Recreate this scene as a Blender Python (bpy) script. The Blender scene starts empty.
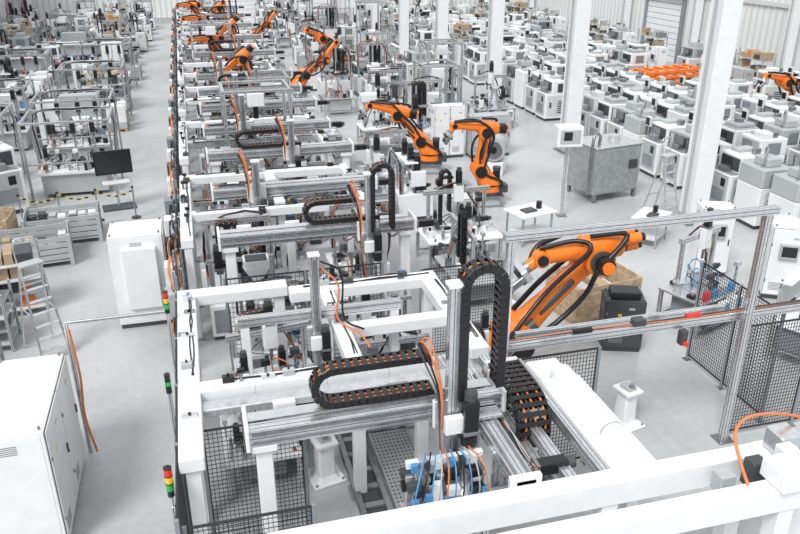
import bpy, math, random
from mathutils import Vector, Matrix
random.seed(7)
R=random.Random(11)
D2R=math.pi/180
V=Vector

# ------------------------------------------------------------------ materials
def mat(name,col,rough=.5,metal=0.,noise=.06,scale=3.,bump=0.,emis=0.):
    m=bpy.data.materials.new(name); m.use_nodes=True
    nt=m.node_tree; b=nt.nodes['Principled BSDF']
    b.inputs['Roughness'].default_value=rough; b.inputs['Metallic'].default_value=metal
    tc=nt.nodes.new('ShaderNodeTexCoord'); n=nt.nodes.new('ShaderNodeTexNoise')
    n.inputs['Scale'].default_value=scale; n.inputs['Detail'].default_value=5
    nt.links.new(tc.outputs['Object'],n.inputs['Vector'])
    r=nt.nodes.new('ShaderNodeValToRGB')
    c1=[max(0,c*(1-noise)) for c in col]; c2=[min(1,c*(1+noise)) for c in col]
    r.color_ramp.elements[0].position=.3; r.color_ramp.elements[1].position=.7
    r.color_ramp.elements[0].color=(*c1,1); r.color_ramp.elements[1].color=(*c2,1)
    nt.links.new(n.outputs['Fac'],r.inputs['Fac']); nt.links.new(r.outputs['Color'],b.inputs['Base Color'])
    mr=nt.nodes.new('ShaderNodeMapRange'); mr.inputs['To Min'].default_value=max(.05,rough-.1); mr.inputs['To Max'].default_value=min(1,rough+.12)
    nt.links.new(n.outputs['Fac'],mr.inputs['Value']); nt.links.new(mr.outputs['Result'],b.inputs['Roughness'])
    return m
WHITE=mat('white_paint',(.80,.81,.82),.33,0,.04,4)
WHITE2=mat('offwhite_paint',(.62,.63,.62),.4,0,.06)
GREY=mat('grey_paint',(.24,.26,.28),.45,0,.08)
LGREY=mat('light_grey_paint',(.43,.45,.46),.45,0,.06)
DGREY=mat('dark_grey_paint',(.055,.06,.065),.45,0,.1)
ALU=mat('aluminium',(.66,.67,.69),.25,.75,.08,12)
GALV=mat('galvanised_sheet',(.42,.44,.45),.42,.5,.16,6)
STEEL=mat('steel',(.32,.33,.35),.28,.85,.15,8)
BLACK=mat('black_plastic',(.010,.010,.012),.35,0,.2)
WIRE=mat('mesh_wire_paint',(.03,.03,.035),.6,0,.1)
ORANGE=mat('orange_robot_paint',(.90,.21,.018),.28,0,.06)
OCABLE=mat('orange_cable',(.68,.21,.07),.5,0,.1)
BLUE=mat('blue_plastic',(.08,.30,.60),.4,0,.1)
RED=mat('red_lens',(.75,.03,.03),.3,0,.05)
YEL=mat('yellow_lens',(.85,.55,.03),.35,0,.05)
GRN=mat('green_lens',(.03,.40,.10),.35,0,.05)
WOOD=mat('pallet_wood',(.48,.36,.24),.8,0,.25,9)
CARD=mat('cardboard',(.40,.30,.20),.85,0,.12,5)
SCREEN=mat('screen_glass',(.02,.022,.026),.15,0,.1)
GLASS=mat('window_glass',(.55,.66,.72),.15,0,.05)
PLATE=mat('perforated_plate',(.45,.46,.47),.4,.5,.15,60)
WALLM=mat('wall_panel',(.76,.77,.76),.6,0,.03,.4)
WALLR=mat('wall_rib',(.62,.63,.63),.6,0,.03,.4)
MATS_BOX=[CARD,WHITE,LGREY,WHITE,WHITE2,GREY]

def floor_mat():
    m=bpy.data.materials.new('concrete_floor'); m.use_nodes=True
    nt=m.node_tree; b=nt.nodes['Principled BSDF']; b.inputs['Roughness'].default_value=.32
    tc=nt.nodes.new('ShaderNodeTexCoord')
    n1=nt.nodes.new('ShaderNodeTexNoise'); n1.inputs['Scale'].default_value=.35; n1.inputs['Detail'].default_value=8
    n2=nt.nodes.new('ShaderNodeTexNoise'); n2.inputs['Scale'].default_value=6; n2.inputs['Detail'].default_value=6
    mx=nt.nodes.new('ShaderNodeMath'); mx.operation='MULTIPLY_ADD'; mx.inputs[1].default_value=.4
    r=nt.nodes.new('ShaderNodeValToRGB')
    r.color_ramp.elements[0].position=.45; r.color_ramp.elements[1].position=.95
    r.color_ramp.elements[0].color=(.36,.37,.375,1); r.color_ramp.elements[1].color=(.55,.56,.565,1)
    nt.links.new(tc.outputs['Object'],n1.inputs['Vector']); nt.links.new(tc.outputs['Object'],n2.inputs['Vector'])
    nt.links.new(n2.outputs['Fac'],mx.inputs[0]); nt.links.new(n1.outputs['Fac'],mx.inputs[2])
    nt.links.new(mx.outputs[0],r.inputs['Fac']); nt.links.new(r.outputs['Color'],b.inputs['Base Color'])
    return m
FLOOR=floor_mat()

# ------------------------------------------------------------------ mesh builder
def fr(p,q):
    p=V(p);q=V(q);d=q-p;L=d.length;d=d/L
    ref=V((0,0,1)) if abs(d.z)<.95 else V((0,1,0))
    x=d.cross(ref).normalized(); y=x.cross(d)
    M=Matrix((x,y,d)).transposed().to_4x4(); M.translation=p
    return M,L
class MB:
    def __init__(s): s.v=[];s.f=[];s.m=[];s.s=[];s.mats=[];s.M=None
    def mi(s,m):
        if m not in s.mats: s.mats.append(m)
        return s.mats.index(m)
    def add(s,vs,fs,m,sm=False,M=None):
        o=len(s.v)
        if s.M is not None: M=s.M@M if M is not None else s.M
        if M is not None: vs=[M@V(v) for v in vs]
        s.v+=[tuple(v) for v in vs]; k=s.mi(m)
        for f in fs: s.f.append([i+o for i in f]); s.m.append(k); s.s.append(sm)
    def cb(s,x0,x1,y0,y1,z0,z1,m,c=0.,M=None):
        X=(x0,x1);Y=(y0,y1);Z=(z0,z1)
        c=min(c,abs(x1-x0)*.4,abs(y1-y0)*.4,abs(z1-z0)*.4)
        if c<=0:
            vs=[(X[i],Y[j],Z[k]) for i in(0,1) for j in(0,1) for k in(0,1)]
            fs=[(0,1,3,2),(4,6,7,5),(0,4,5,1),(2,3,7,6),(0,2,6,4),(1,5,7,3)]
            s.add(vs,fs,m,False,M);return
        vs=[];idx={}
        for i in(0,1):
            for j in(0,1):
                for k in(0,1):
                    p=(X[i],Y[j],Z[k]);g=(c if i==0 else -c,c if j==0 else -c,c if k==0 else -c)
                    for a in range(3):
                        idx[(i,j,k,a)]=len(vs)
                        vs.append(tuple(p[t]+(0 if t==a else g[t]) for t in range(3)))
        fs=[]
        def mk(a,sg,u,w):
            t=[0,0,0];t[a]=sg;t[(a+1)%3]=u;t[(a+2)%3]=w
            return idx[(t[0],t[1],t[2],a)]
        for a in range(3):
            for sg in(0,1):
                f=[mk(a,sg,0,0),mk(a,sg,1,0),mk(a,sg,1,1),mk(a,sg,0,1)]
                fs.append(f if sg else f[::-1])
        for a in range(3):
            b=(a+1)%3;d=(a+2)%3
            for u in(0,1):
                for w in(0,1):
                    t0=[0,0,0];t0[a]=0;t0[b]=u;t0[d]=w
                    t1=list(t0);t1[a]=1
                    f=[idx[(*t0,b)],idx[(*t1,b)],idx[(*t1,d)],idx[(*t0,d)]]
                    fs.append(f if u!=w else f[::-1])
        for i in(0,1):
            for j in(0,1):
                for k in(0,1):
                    f=[idx[(i,j,k,0)],idx[(i,j,k,1)],idx[(i,j,k,2)]]
                    fs.append(f if (i+j+k)%2 else f[::-1])
        s.add(vs,fs,m,False,M)
    def bx(s,c,sz,m,ch=0.,M=None):
        s.cb(c[0]-sz[0]/2,c[0]+sz[0]/2,c[1]-sz[1]/2,c[1]+sz[1]/2,c[2]-sz[2]/2,c[2]+sz[2]/2,m,ch,M)
    def beam(s,p,q,w,h,m,c=0.):
        M,L=fr(p,q); s.cb(-w/2,w/2,-h/2,h/2,0,L,m,c,M)
    def prof(s,p,q,w,h,m=None):
        M,L=fr(p,q);m=m or ALU
        s.cb(-w/2,w/2,-h/2,h/2,0,L,m,.004,M)
        g=.009
        n=max(1,int(round(h/.08)));
        for i in range(n):
            y=-h/2+(i+.5)*h/n
            s.cb(-w/2-.001,w/2+.001,y-g/2,y+g/2,.003,L-.003,DGREY,0,M)
        n=max(1,int(round(w/.08)))
        for i in range(n):
            x=-w/2+(i+.5)*w/n
            s.cb(x-g/2,x+g/2,-h/2-.001,h/2+.001,.003,L-.003,DGREY,0,M)
    def cyl(s,p,q,r,m,n=14,r2=None):
        M,L=fr(p,q);r2=r if r2 is None else r2
        a=[(r*math.cos(2*math.pi*i/n),r*math.sin(2*math.pi*i/n),0) for i in range(n)]
        b=[(r2*math.cos(2*math.pi*i/n),r2*math.sin(2*math.pi*i/n),L) for i in range(n)]
        s.add(a+b,[(i,(i+1)%n,n+(i+1)%n,n+i) for i in range(n)],m,True,M)
        s.add(a,[tuple(range(n))[::-1]],m,False,M); s.add(b,[tuple(range(n))],m,False,M)
    def loft(s,rings,m,sm=True):
        n=len(rings[0]);vs=[v for r in rings for v in r];fs=[]
        for k in range(len(rings)-1):
            for i in range(n):
                fs.append((k*n+i,k*n+(i+1)%n,(k+1)*n+(i+1)%n,(k+1)*n+i))
        s.add(vs,fs,m,sm)
        s.add(rings[0],[tuple(range(n))[::-1]],m); s.add(rings[-1],[tuple(range(n))],m)
    def tube(s,pts,r,m,n=6,sub=4):
        pts=[V(p) for p in pts]
        if sub>1 and len(pts)>2:
            P=[pts[0]*2-pts[1]]+pts+[pts[-1]*2-pts[-2]];o=[]
            for i in range(1,len(P)-2):
                for k in range(sub):
                    t=k/sub;a,b,c,d=P[i-1],P[i],P[i+1],P[i+2]
                    o.append(.5*((2*b)+(c-a)*t+(2*a-5*b+4*c-d)*t*t+(3*b-a-3*c+d)*t**3))
            o.append(pts[-1]);pts=o
        rings=[];nx=None
        for i,p in enumerate(pts):
            t=(pts[min(i+1,len(pts)-1)]-pts[max(i-1,0)])
            if t.length<1e-6: continue
            t.normalize()
            if nx is None:
                nx=t.cross(V((0,0,1)) if abs(t.z)<.9 else V((1,0,0))).normalized()
            else:
                nx=(nx-t*nx.dot(t)).normalized()
            ny=t.cross(nx)
            rings.append([p+nx*(r*math.cos(2*math.pi*k/n))+ny*(r*math.sin(2*math.pi*k/n)) for k in range(n)])
        s.loft(rings,m)
    def bundle(s,pts,r,n,rnd,sp=.03):
        for k in range(n):
            s.tube([V(p)+V((rnd.uniform(-sp,sp),rnd.uniform(-sp,sp),rnd.uniform(-sp,sp)*.6)) for p in pts],r*rnd.uniform(.7,1.2),rnd.choice([BLACK,BLACK,DGREY,OCABLE,LGREY,BLACK]),5,3)
    def chain(s,path,side,w,h,pitch=.09,cables=4,cm=None):
        path=[V(p) for p in path];side=V(side).normalized()
        out=[path[0]];acc=0
        for a,b in zip(path,path[1:]):
            d=(b-a).length
            if d<1e-6: continue
            t=pitch-acc
            while t<=d:
                out.append(a+(b-a)*(t/d)); t+=pitch
            acc=(acc+d)%pitch
        for a,b in zip(out,out[1:]):
            t=(b-a)
            if t.length<1e-4: continue
            L=t.length;t=t/L;n=t.cross(side).normalized()
            M=Matrix((side,n,t)).transposed().to_4x4();M.translation=a
            for sg in(-1,1):
                s.cb(sg*w/2-.012,sg*w/2+.012,-h/2,h/2,-.06*L,.92*L,BLACK,.006,M)
            for sg in(-1,1):
                s.cb(-w/2,w/2,sg*h*.42-.006,sg*h*.42+.006,.15*L,.72*L,BLACK,0,M)
        for k in range(cables):
            off=side*((k+.5)/cables-.5)*(w-.03)
            s.tube([p+off for p in out],min(.016,(w-.03)/cables*.4),(cm or [BLACK,OCABLE,DGREY,OCABLE])[k%4],6,1)
def ring(c,a1,a2,a,b,p=3.,n=16):
    c=V(c);a1=V(a1);a2=V(a2);o=[]
    for i in range(n):
        t=2*math.pi*i/n;x=math.cos(t);y=math.sin(t)
        sx=math.copysign(abs(x)**(2/p),x);sy=math.copysign(abs(y)**(2/p),y)
        o.append(c+a1*a*sx+a2*b*sy)
    return o
def mesh(name,mb):
    me=bpy.data.meshes.new(name); me.from_pydata(mb.v,[],mb.f)
    for m in mb.mats: me.materials.append(m)
    me.polygons.foreach_set('material_index',mb.m); me.polygons.foreach_set('use_smooth',mb.s)
    me.update(); return me
FOOT=[];BB={}
def foot(me,loc,rz,sc):
    if me.name not in BB:
        xs=[v.co.x for v in me.vertices];ys=[v.co.y for v in me.vertices]
        BB[me.name]=(min(xs),max(xs),min(ys),max(ys))
    a,b,c,d=BB[me.name];t=rz*D2R;P=[(x*math.cos(t)-y*math.sin(t),x*math.sin(t)+y*math.cos(t)) for x in(a,b) for y in(c,d)]
    return (loc[0]+sc*min(p[0] for p in P),loc[0]+sc*max(p[0] for p in P),loc[1]+sc*min(p[1] for p in P),loc[1]+sc*max(p[1] for p in P))
def put(name,me,loc=(0,0,0),rz=0.,sc=1.,rec=True):
    if isinstance(me,MB): me=mesh(name,me)
    if rec and name not in('floor',) and not name.startswith(('wall_b','wall_l','wall_r','window')): FOOT.append(foot(me,loc,rz,sc))
    o=bpy.data.objects.new(name,me); o.location=loc; o.rotation_euler=(0,0,rz*D2R)
    o.scale=(sc,sc,sc)
    bpy.context.scene.collection.objects.link(o); return o
def tryput(name,me,loc,rz=0.,sc=1.,g=.04):
    f=foot(me,loc,rz,sc)
    if f[0]<-14.6 or f[1]>30.0 or f[3]>77: return False
    for q in FOOT:
        if f[0]<q[1]+g and f[1]>q[0]-g and f[2]<q[3]+g and f[3]>q[2]-g: return False
    put(name,me,loc,rz,sc);return True

# ------------------------------------------------------------------ generators
def upath(o,d,up,l1,l2,r,n=10):
    o=V(o);d=V(d);up=V(up);P=[o+d*l1,o]
    for i in range(1,n):
        a=math.pi*i/n
        P.append(o-d*(r*math.sin(a))+up*(r-r*math.cos(a)))
    P+= [o+up*2*r,o+up*2*r+d*l2]
    return P
def fence(p,q,h=2.1,gap=.055,wr=.0035,z0=.12,post=.05,pm=None,pan=1.3):
    mb=MB();p=V((*p,0));q=V((*q,0));d=(q-p);L=d.length;d/=L
    n=max(1,round(L/pan))
    pm=pm or GREY
    for i in range(n+1):
        a=p+d*(L*i/n)
        mb.cb(a.x-post/2,a.x+post/2,a.y-post/2,a.y+post/2,0,h+.03,pm,.004)
        mb.bx((a.x,a.y,.006),(.14,.14,.012),STEEL)
    up=V((0,0,1))
    for i in range(n):
        a=p+d*(L*i/n+post*.6);b=p+d*(L*(i+1)/n-post*.6)
        for z in(z0,h): mb.beam(a+up*z,b+up*z,.025,.025,WIRE)
        mb.beam(a+up*z0,a+up*h,.02,.02,WIRE);mb.beam(b+up*z0,b+up*h,.02,.02,WIRE)
        m=int((b-a).length/gap)
        for k in range(1,m):
            c=a+(b-a)*(k/m); mb.beam(c+up*z0,c+up*h,wr*2,wr*2,WIRE)
        m=int((h-z0)/(gap*1.2))
        for k in range(1,m):
            z=z0+(h-z0)*k/m; mb.beam(a+up*z,b+up*z,wr*2,wr*2,WIRE)
    return mb
def cabinet(w,d,h,doors=2,m=None,pl=.1,panel=False,vent=True):
    m=m or WHITE;mb=MB()
    mb.cb(-w/2+.02,w/2-.02,-d/2+.02,d/2-.02,0,pl,DGREY)
    mb.cb(-w/2,w/2,-d/2,d/2,pl,h,m,.012)
    dw=w/doors
    for i in range(doors):
        x0=-w/2+i*dw+.015;x1=x0+dw-.03
        mb.cb(x0-.008,x1+.008,-d/2-.006,-d/2,pl+.02,h-.02,DGREY)
        mb.cb(x0,x1,-d/2-.025,-d/2-.006,pl+.03,h-.03,m,.008)
        mb.cb(x1-.09,x1-.06,-d/2-.05,-d/2-.025,h*.48,h*.48+.16,DGREY,.006)
        for z in(.25,.75):
            mb.cyl((x0+.01,-d/2-.03,h*z),(x0+.01,-d/2-.03,h*z+.06),.012,STEEL,8)
        if vent:
            for k in range(6):
                mb.cb(x0+.1,x0+.1+min(.28,dw*.5),-d/2-.028,-d/2-.02,pl+.15+k*.035,pl+.165+k*.035,GREY)
        if i==0: mb.cb(x0+dw*.3,x0+dw*.3+.07,-d/2-.028,-d/2-.02,h*.72,h*.72+.06,YEL)
        mb.cb(x0+dw*.55,x0+dw*.55+.12,-d/2-.028,-d/2-.02,h*.85,h*.85+.05,LGREY)
    for sx in(-1,1):
        for sy in(-1,1):
            mb.cyl((sx*(w/2-.06),sy*(d/2-.06),h),(sx*(w/2-.06),sy*(d/2-.06),h+.05),.02,STEEL,8)
        a,b=min(sx*w/2,sx*(w/2+.006)),max(sx*w/2,sx*(w/2+.006))
        mb.cb(a,b,-d/2+.05,d/2-.05,pl+.06,h-.06,m,.003)
        for k in range(5): mb.cb(min(a,b)-.002,max(a,b)+.002,-.12,.12,h-.3+k*.03,h-.285+k*.03,GREY)
    if panel:
        mb.cb(-.2,.2,-d/2-.12,-d/2-.02,h*.6,h*.6+.35,LGREY,.01)
        mb.cb(-.16,.16,-d/2-.125,-d/2-.12,h*.6+.05,h*.6+.3,SCREEN)
    return mb
def robot(ped=.5,a2=60,a3=0,aw=-40,s=1.,pm=None,grip=True,ul=1.25,fl=1.0,k2=1.,ks=1.):
    mb=MB();pm=pm or LGREY
    if ped>0.06:
        mb.cb(-.45,.45,-.45,.45,0,.04,STEEL,.005)
        mb.loft([ring((0,0,.04),(1,0,0),(0,1,0),.38,.38,6),ring((0,0,ped-.05),(1,0,0),(0,1,0),.36,.36,6)],pm,False)
        mb.cb(-.44,.44,-.44,.44,ped-.05,ped,STEEL,.005)
    mb.M=Matrix.Translation((0,0,ped))@Matrix.Scale(s,4)
    X=V((1,0,0));Y=V((0,1,0));Z=V((0,0,1))
    mb.cyl((0,0,0),(0,0,.10),.42,DGREY,20)
    mb.loft([ring((0,0,.1),X,Y,.36,.36,2.5),ring((0,0,.3),X,Y,.33,.33,2.3)],ORANGE)
    mb.cb(-.62,-.3,-.16,.16,.02,.3,DGREY,.03)
    mb.cyl((0,0,.3),(0,0,.34),.37,BLACK,20)
    S=V((.32,0,.78))
    mb.loft([ring((0,0,.34),X,Y,.37,.36,3),ring((.03,0,.45),X,Y,.40,.36,3),ring((.14,0,.6),X,Y,.36,.30,3.5),ring((.26,0,.74),X,Y,.27,.27,3.5),ring((.32,0,.88),X,Y,.2,.25,3.5)],ORANGE)
    mb.cyl(S-Y*.30,S+Y*.30,.26,ORANGE,22)
    mb.cyl(S-Y*.52,S-Y*.30,.14,BLACK,16);mb.cyl(S-Y*.36,S-Y*.30,.2,DGREY,16)
    mb.cyl(S+Y*.30,S+Y*.335,.19,BLACK,20)
    mb.cyl((-.22,.12,.36),(-.22,.12,.86),.12,BLACK,16)
    mb.cyl((-.22,.12,.8),(-.22,.12,.9),.13,DGREY,16)
    t=a2*D2R;u=V((math.cos(t),0,math.sin(t)));nu=V((-math.sin(t),0,math.cos(t)))
    E=S+u*ul
    prof=[(-.06,.19,.13),(.06,.235,.15),(.2,.21,.145),(.45,.165,.12),(.75,.155,.11),(.92,.19,.12),(1.03,.2,.13)]
    mb.loft([ring(S+u*(k*ul),nu,Y,a*k2,b,3.2) for k,a,b in prof],ORANGE)
    mb.cb(-.05,.05,-.135,.135,.28*ul,.72*ul,DGREY,.02,Matrix.Translation(S)@Matrix((nu,Y,u)).transposed().to_4x4())
    mb.cyl(V((-.05,-.22,.62)),S+u*.35-Y*.2,.085,DGREY,14)
    mb.cyl(E-Y*.28,E+Y*.28,.23*k2,ORANGE,20)
    mb.cyl(E+Y*.28,E+Y*.32,.16*k2,BLACK,18);mb.cyl(E-Y*.33,E-Y*.28,.18*k2,DGREY,18);mb.cyl(E-Y*.5,E-Y*.33,.12,BLACK,16);mb.cyl(E-Y*.54,E-Y*.5,.09,ORANGE,16)
    t=a3*D2R;f=V((math.cos(t),0,math.sin(t)));nf=V((-math.sin(t),0,math.cos(t)))
    if nf.z<0: nf=-nf
    A=E+nf*.12
    mb.loft([ring(A+f*k,nf,Y,a*k2,b,3.5) for k,a,b in [(-.42,.14,.15),(-.36,.18,.19),(-.1,.21,.2),(.12,.2,.19),(.2,.16,.16)]],ORANGE)
    mb.cyl(A-f*.46,A-f*.42,.15,DGREY,18)
    for dy,dz in((-.11,.07),(.11,.07),(0,-.09)):
        mb.cyl(A-f*.42+Y*dy+nf*dz,A-f*.66+Y*dy+nf*dz,.075,BLACK if ks==1. else ORANGE,12)
        mb.cyl(A-f*.66+Y*dy+nf*dz,A-f*.72+Y*dy+nf*dz,.06,ORANGE if ks==1. else BLACK,12)
    mb.loft([ring(A+f*k*fl,nf,Y,a,b,2.4) for k,a,b in [(.18,.165,.165),(.3,.14,.14),(.75,.11,.11),(.9,.115,.12)]],ORANGE)
    W=A+f*fl
    mb.cyl(W-Y*.13,W+Y*.13,.115,ORANGE,18);mb.cyl(W+Y*.13,W+Y*.15,.08,BLACK,16);mb.cyl(W-Y*.15,W-Y*.13,.08,BLACK,16)
    t=(a3+aw)*D2R;g=V((math.cos(t),0,math.sin(t)))
    mb.cyl(W,W+g*.2,.09,ORANGE,16);mb.cyl(W+g*.2,W+g*.26,.085,STEEL,16)
    if grip:
        F=W+g*.26;M,_=fr(F,F+g)
        mb.cb(-.22,.22,-.1,.1,0,.1,ALU,.01,M);mb.cb(-.1,.1,-.16,.16,.1,.16,DGREY,.01,M)
        for sx in(-1,1):
            mb.cb(sx*.2-.03,sx*.2+.03,-.05,.05,.1,.34,STEEL,.006,M)
            mb.cb(sx*.16-.05,sx*.16+.05,-.04,.04,.3,.36,BLACK,.006,M)
    b=Y*.28
    mb.tube([V((-.45,.1,.2)),V((-.3,.34,.5)),S+b*1.15-nu*-.1,S+u*.5*ul+b*.85+nu*.18*k2,E+b*1.25+nu*.1-f*.1,A+f*.2+b*.8+nf*.2,A+f*.7*fl+Y*.15+nf*.18,W+Y*.1+nf*.12,W+g*.22],.042,BLACK,8,6)
    mb.tube([S+b*1.1-u*.1,S+u*.45*ul+b*.8-nu*.1,E+b*1.1-u*.15],.03,BLACK,8,6)
    mb.tube([V((-.3,-.3,.2)),S-b*1.3-u*.15,S+u*.35*ul-b*.7-nu*.27*k2,S+u*.7*ul-b*.8-nu*.25*k2,E-b*1.35-u*.12,A-f*.4-b*.9+nf*.2,A+f*.1-b*.5+nf*.25],.04,BLACK,8,6)
    mb.tube([V((-.3,-.25,.2)),S-b*1.1+nu*.2,S+u*.5*ul-b*.6+nu*.23*k2,E-b*1.+nu*.27,A+f*.3-b*.4+nf*.2,W+nf*.14],.035,BLACK,8,6)
    return mb
def tower(mb,x,y,z,s=1.):
    mb.cyl((x,y,z),(x,y,z+.12*s),.014*s,ALU,8)
    z+=.12*s
    mb.cyl((x,y,z),(x,y,z+.07*s),.032*s,BLACK,12);z+=.07*s
    for m in(GRN,YEL,RED):
        mb.cyl((x,y,z),(x,y,z+.07*s),.036*s,m,12);z+=.07*s
        mb.cyl((x,y,z),(x,y,z+.012*s),.038*s,BLACK,12);z+=.012*s
def servo(mb,p,ax,s=1.):
    p=V(p);ax=V(ax).normalized();M,_=fr(p,p+ax)
    mb.cb(-.06*s,.06*s,-.06*s,.06*s,0,.03*s,STEEL,.004,M)
    mb.cb(-.05*s,.05*s,-.05*s,.05*s,.03*s,.26*s,BLACK,.012,M)
    mb.cyl(p+ax*.26*s,p+ax*.32*s,.045*s,DGREY,12)
    mb.cyl(p-ax*.05*s,p,.03*s,STEEL,10)
def zaxis(mb,x,y,z0,z1,side=1,s=1.,ch=True):
    mb.prof((x,y,z0+.35),(x,y,z1),.16*s,.12*s)
    mb.cb(x-.02,x+.02,y-.075*s,y-.06*s,z0+.4,z1-.05,STEEL)
    mb.cb(x-.1*s,x+.1*s,y-.08*s,y+.08*s,z1,z1+.04,WHITE,.006)
    zc=z0+(z1-z0)*.42
    mb.cb(x-.17*s,x+.17*s,y+.06*s,y+.13*s,zc-.22,zc+.22,ALU,.01)
    mb.cb(x-.13*s,x+.13*s,y-.16*s,y-.08*s,zc-.12,zc+.12,WHITE,.01)
    servo(mb,(x+side*.13*s,y-.14*s,zc-.12),(0,0,1),1.5*s)
    mb.cyl((x+side*.13*s,y-.14*s,zc-.3),(x+side*.13*s,y-.14*s,zc-.14),.085*s,BLACK,16)
    mb.cb(x-.16*s,x+.16*s,y-.1*s,y+.1*s,z0+.28,z0+.36,ALU,.008)
    mb.cb(x-.24*s,x+.24*s,y-.03*s,y+.03*s,z0+.2,z0+.28,WHITE,.006)
    for sx in(-1,1):
        mb.cb(x+sx*.2*s-.03,x+sx*.2*s+.03,y-.07*s,y+.07*s,z0,z0+.22,LGREY,.006)
        mb.cyl((x+sx*.1*s,y-.07*s,z0+.36),(x+sx*.1*s,y-.07*s,z0+.62),.025*s,STEEL,10)
        mb.cb(x+sx*.2*s-.012,x+sx*.2*s+.012,y-.09*s,y-.07*s,z0+.05,z0+.18,BLUE)
    if ch:
        r=.2*s;P=[V((x+side*.06*s,y+.0,zc+.3)),V((x+side*.06*s,y,z1-.02))]
        for i in range(1,10):
            a=math.pi*i/10
            P.append(V((x+side*(.06*s+r-r*math.cos(a)),y,z1-.02+r*math.sin(a))))
        P+=[V((x+side*(.06*s+2*r),y,z1-.02)),V((x+side*(.06*s+2*r),y,z1-1.2*s))]
        mb.chain(P,(0,1,0),.18*s,.09*s,.09,4,[BLACK,DGREY,BLACK,OCABLE])
def gantry(x0,x1,y,z,zx,zlow,zhigh,legs=True,s=1.,cx=None,cr=.19,zch=True,hch=True):
    mb=MB()
    mb.prof((x0,y,z),(x1,y,z),.16,.24)
    mb.prof((x0+.1,y+.35,z-.02),(x1-.1,y+.35,z-.02),.1,.16)
    mb.cb(x0+.05,x1-.05,y-.10,y-.08,z+.04,z+.07,STEEL);mb.cb(x0+.05,x1-.05,y-.10,y-.08,z-.07,z-.04,STEEL)
    mb.cb(x0-.03,x0+.02,y-.12,y+.45,z-.16,z+.16,WHITE,.01);mb.cb(x1-.02,x1+.03,y-.12,y+.45,z-.16,z+.16,WHITE,.01)
    if legs:
        for x in(x0+.18,x1-.18):
            mb.cb(x-.1,x+.1,y-.02,y+.2,.02,z-.12,WHITE,.012);mb.cb(x-.2,x+.2,y-.14,y+.32,0,.03,STEEL,.004)
            mb.cb(x-.16,x+.16,y-.08,y+.3,z-.22,z-.12,WHITE,.012)
    mb.cb(x0,x1-.1,y+.12,y+.30,z+.11,z+.125,ALU)
    cx=x0+.25 if cx is None else cx
    if hch: mb.chain(upath((cx,y+.21,z+.17),(1,0,0),(0,0,1),max(.3,min(zx-cx+.3,x1-cx-.3)),max(.3,zx-cx-.1),cr),(0,1,0),.2,.095,.1)
    else:
        mb.bundle([(x0+.1,y+.2,z+.15),((x0+zx)/2,y+.24,z+.15),(zx-.2,y+.2,z+.17),(zx,y+.1,z+.5)],.018,6,random.Random(3),.04)
    servo(mb,(x1+.03,y-.02,z),(1,0,0),1.4)
    mb.cb(zx-.22,zx+.22,y-.17,y-.10,z-.2,z+.2,WHITE,.01)
    mb.cb(zx-.2,zx+.2,y-.15,y+.3,z+.3,z+.36,ALU,.01)
    zaxis(mb,zx,y-.27,zlow,zhigh,1,s,zch)
    rr=random.Random(int(zx*10))
    for k in range(4):
        dx=.02*k
        mb.tube([(zx-.1-dx,y+.2,z+.5),(zx-.3-dx,y+.1,z+.9),(zx-.25-dx,y-.1,z+1.0-.1*k),(zx-.16-dx,y-.3,z+.4),(zx-.2,y-.38,z-.2),(zx-.1-dx,y-.36,zlow+.4)],.013,[OCABLE,OCABLE,BLACK,DGREY][k],6,5)
    for k in range(4):
        bxp=x0+.5+k*(x1-x0-1)/3
        mb.cb(bxp-.14,bxp+.14,y+.42,y+.52,z-.12,z+.12,rr.choice([LGREY,DGREY,WHITE]),.01)
        for j in range(4): mb.cb(bxp-.12+j*.065,bxp-.08+j*.065,y+.52,y+.56,z-.06,z+.08,rr.choice([BLUE,BLACK,BLACK,STEEL]))
        mb.bundle([(bxp,y+.5,z-.1),(bxp+.1,y+.45,z-.4),(bxp+.3,y+.4,z-.3),(bxp+.5,y+.38,z-.15)],.01,3,rr)
    return mb
def parts(mb,r,x0,x1,y0,y1,z,n,hs=1.):
    for k in range(n):
        px=r.uniform(x0,x1);py=r.uniform(y0,y1);t=r.random()
        if t<.3:
            w=r.uniform(.06,.22);d=r.uniform(.06,.22);h=r.uniform(.06,.38)*hs
            mb.cb(px-w/2,px+w/2,py-d/2,py+d/2,z,z+h,r.choice([WHITE,ALU,LGREY,STEEL,DGREY,WHITE,BLACK]),.008)
            mb.cyl((px,py,z+h),(px,py,z+h+.08),w*.25,r.choice([STEEL,BLACK,ALU]),10)
        elif t<.5:
            h=r.uniform(.25,.8)*hs;mb.prof((px,py,z),(px,py,z+h),.045,.045)
            mb.cb(px-.08,px+.08,py-.05,py+.05,z+h-.05,z+h+.06,r.choice([WHITE,DGREY,ALU,BLACK]),.006)
        elif t<.7:
            servo(mb,(px,py,z+r.uniform(.1,.3)*hs),r.choice([(0,0,1),(1,0,0),(0,-1,0)]),r.uniform(.8,1.4))
            mb.cb(px-.06,px+.06,py-.06,py+.06,z,z+.12,ALU,.005)
        elif t<.82:
            mb.cyl((px,py,z),(px,py,z+.2),.09,r.choice([STEEL,ALU,LGREY,BLACK]),16);mb.cyl((px,py,z+.2),(px,py,z+.24),.12,ALU,16)
        else:
            mb.tube([(px,py,z),(px+r.uniform(-.2,.2),py,z+r.uniform(.2,.5)),(px+r.uniform(-.3,.3),py+r.uniform(-.3,.3),z+r.uniform(.1,.4)),(px+r.uniform(-.3,.3),py+r.uniform(-.2,.2),z)],.013,r.choice([BLACK,BLACK,OCABLE,BLUE]),5,4)
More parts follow.
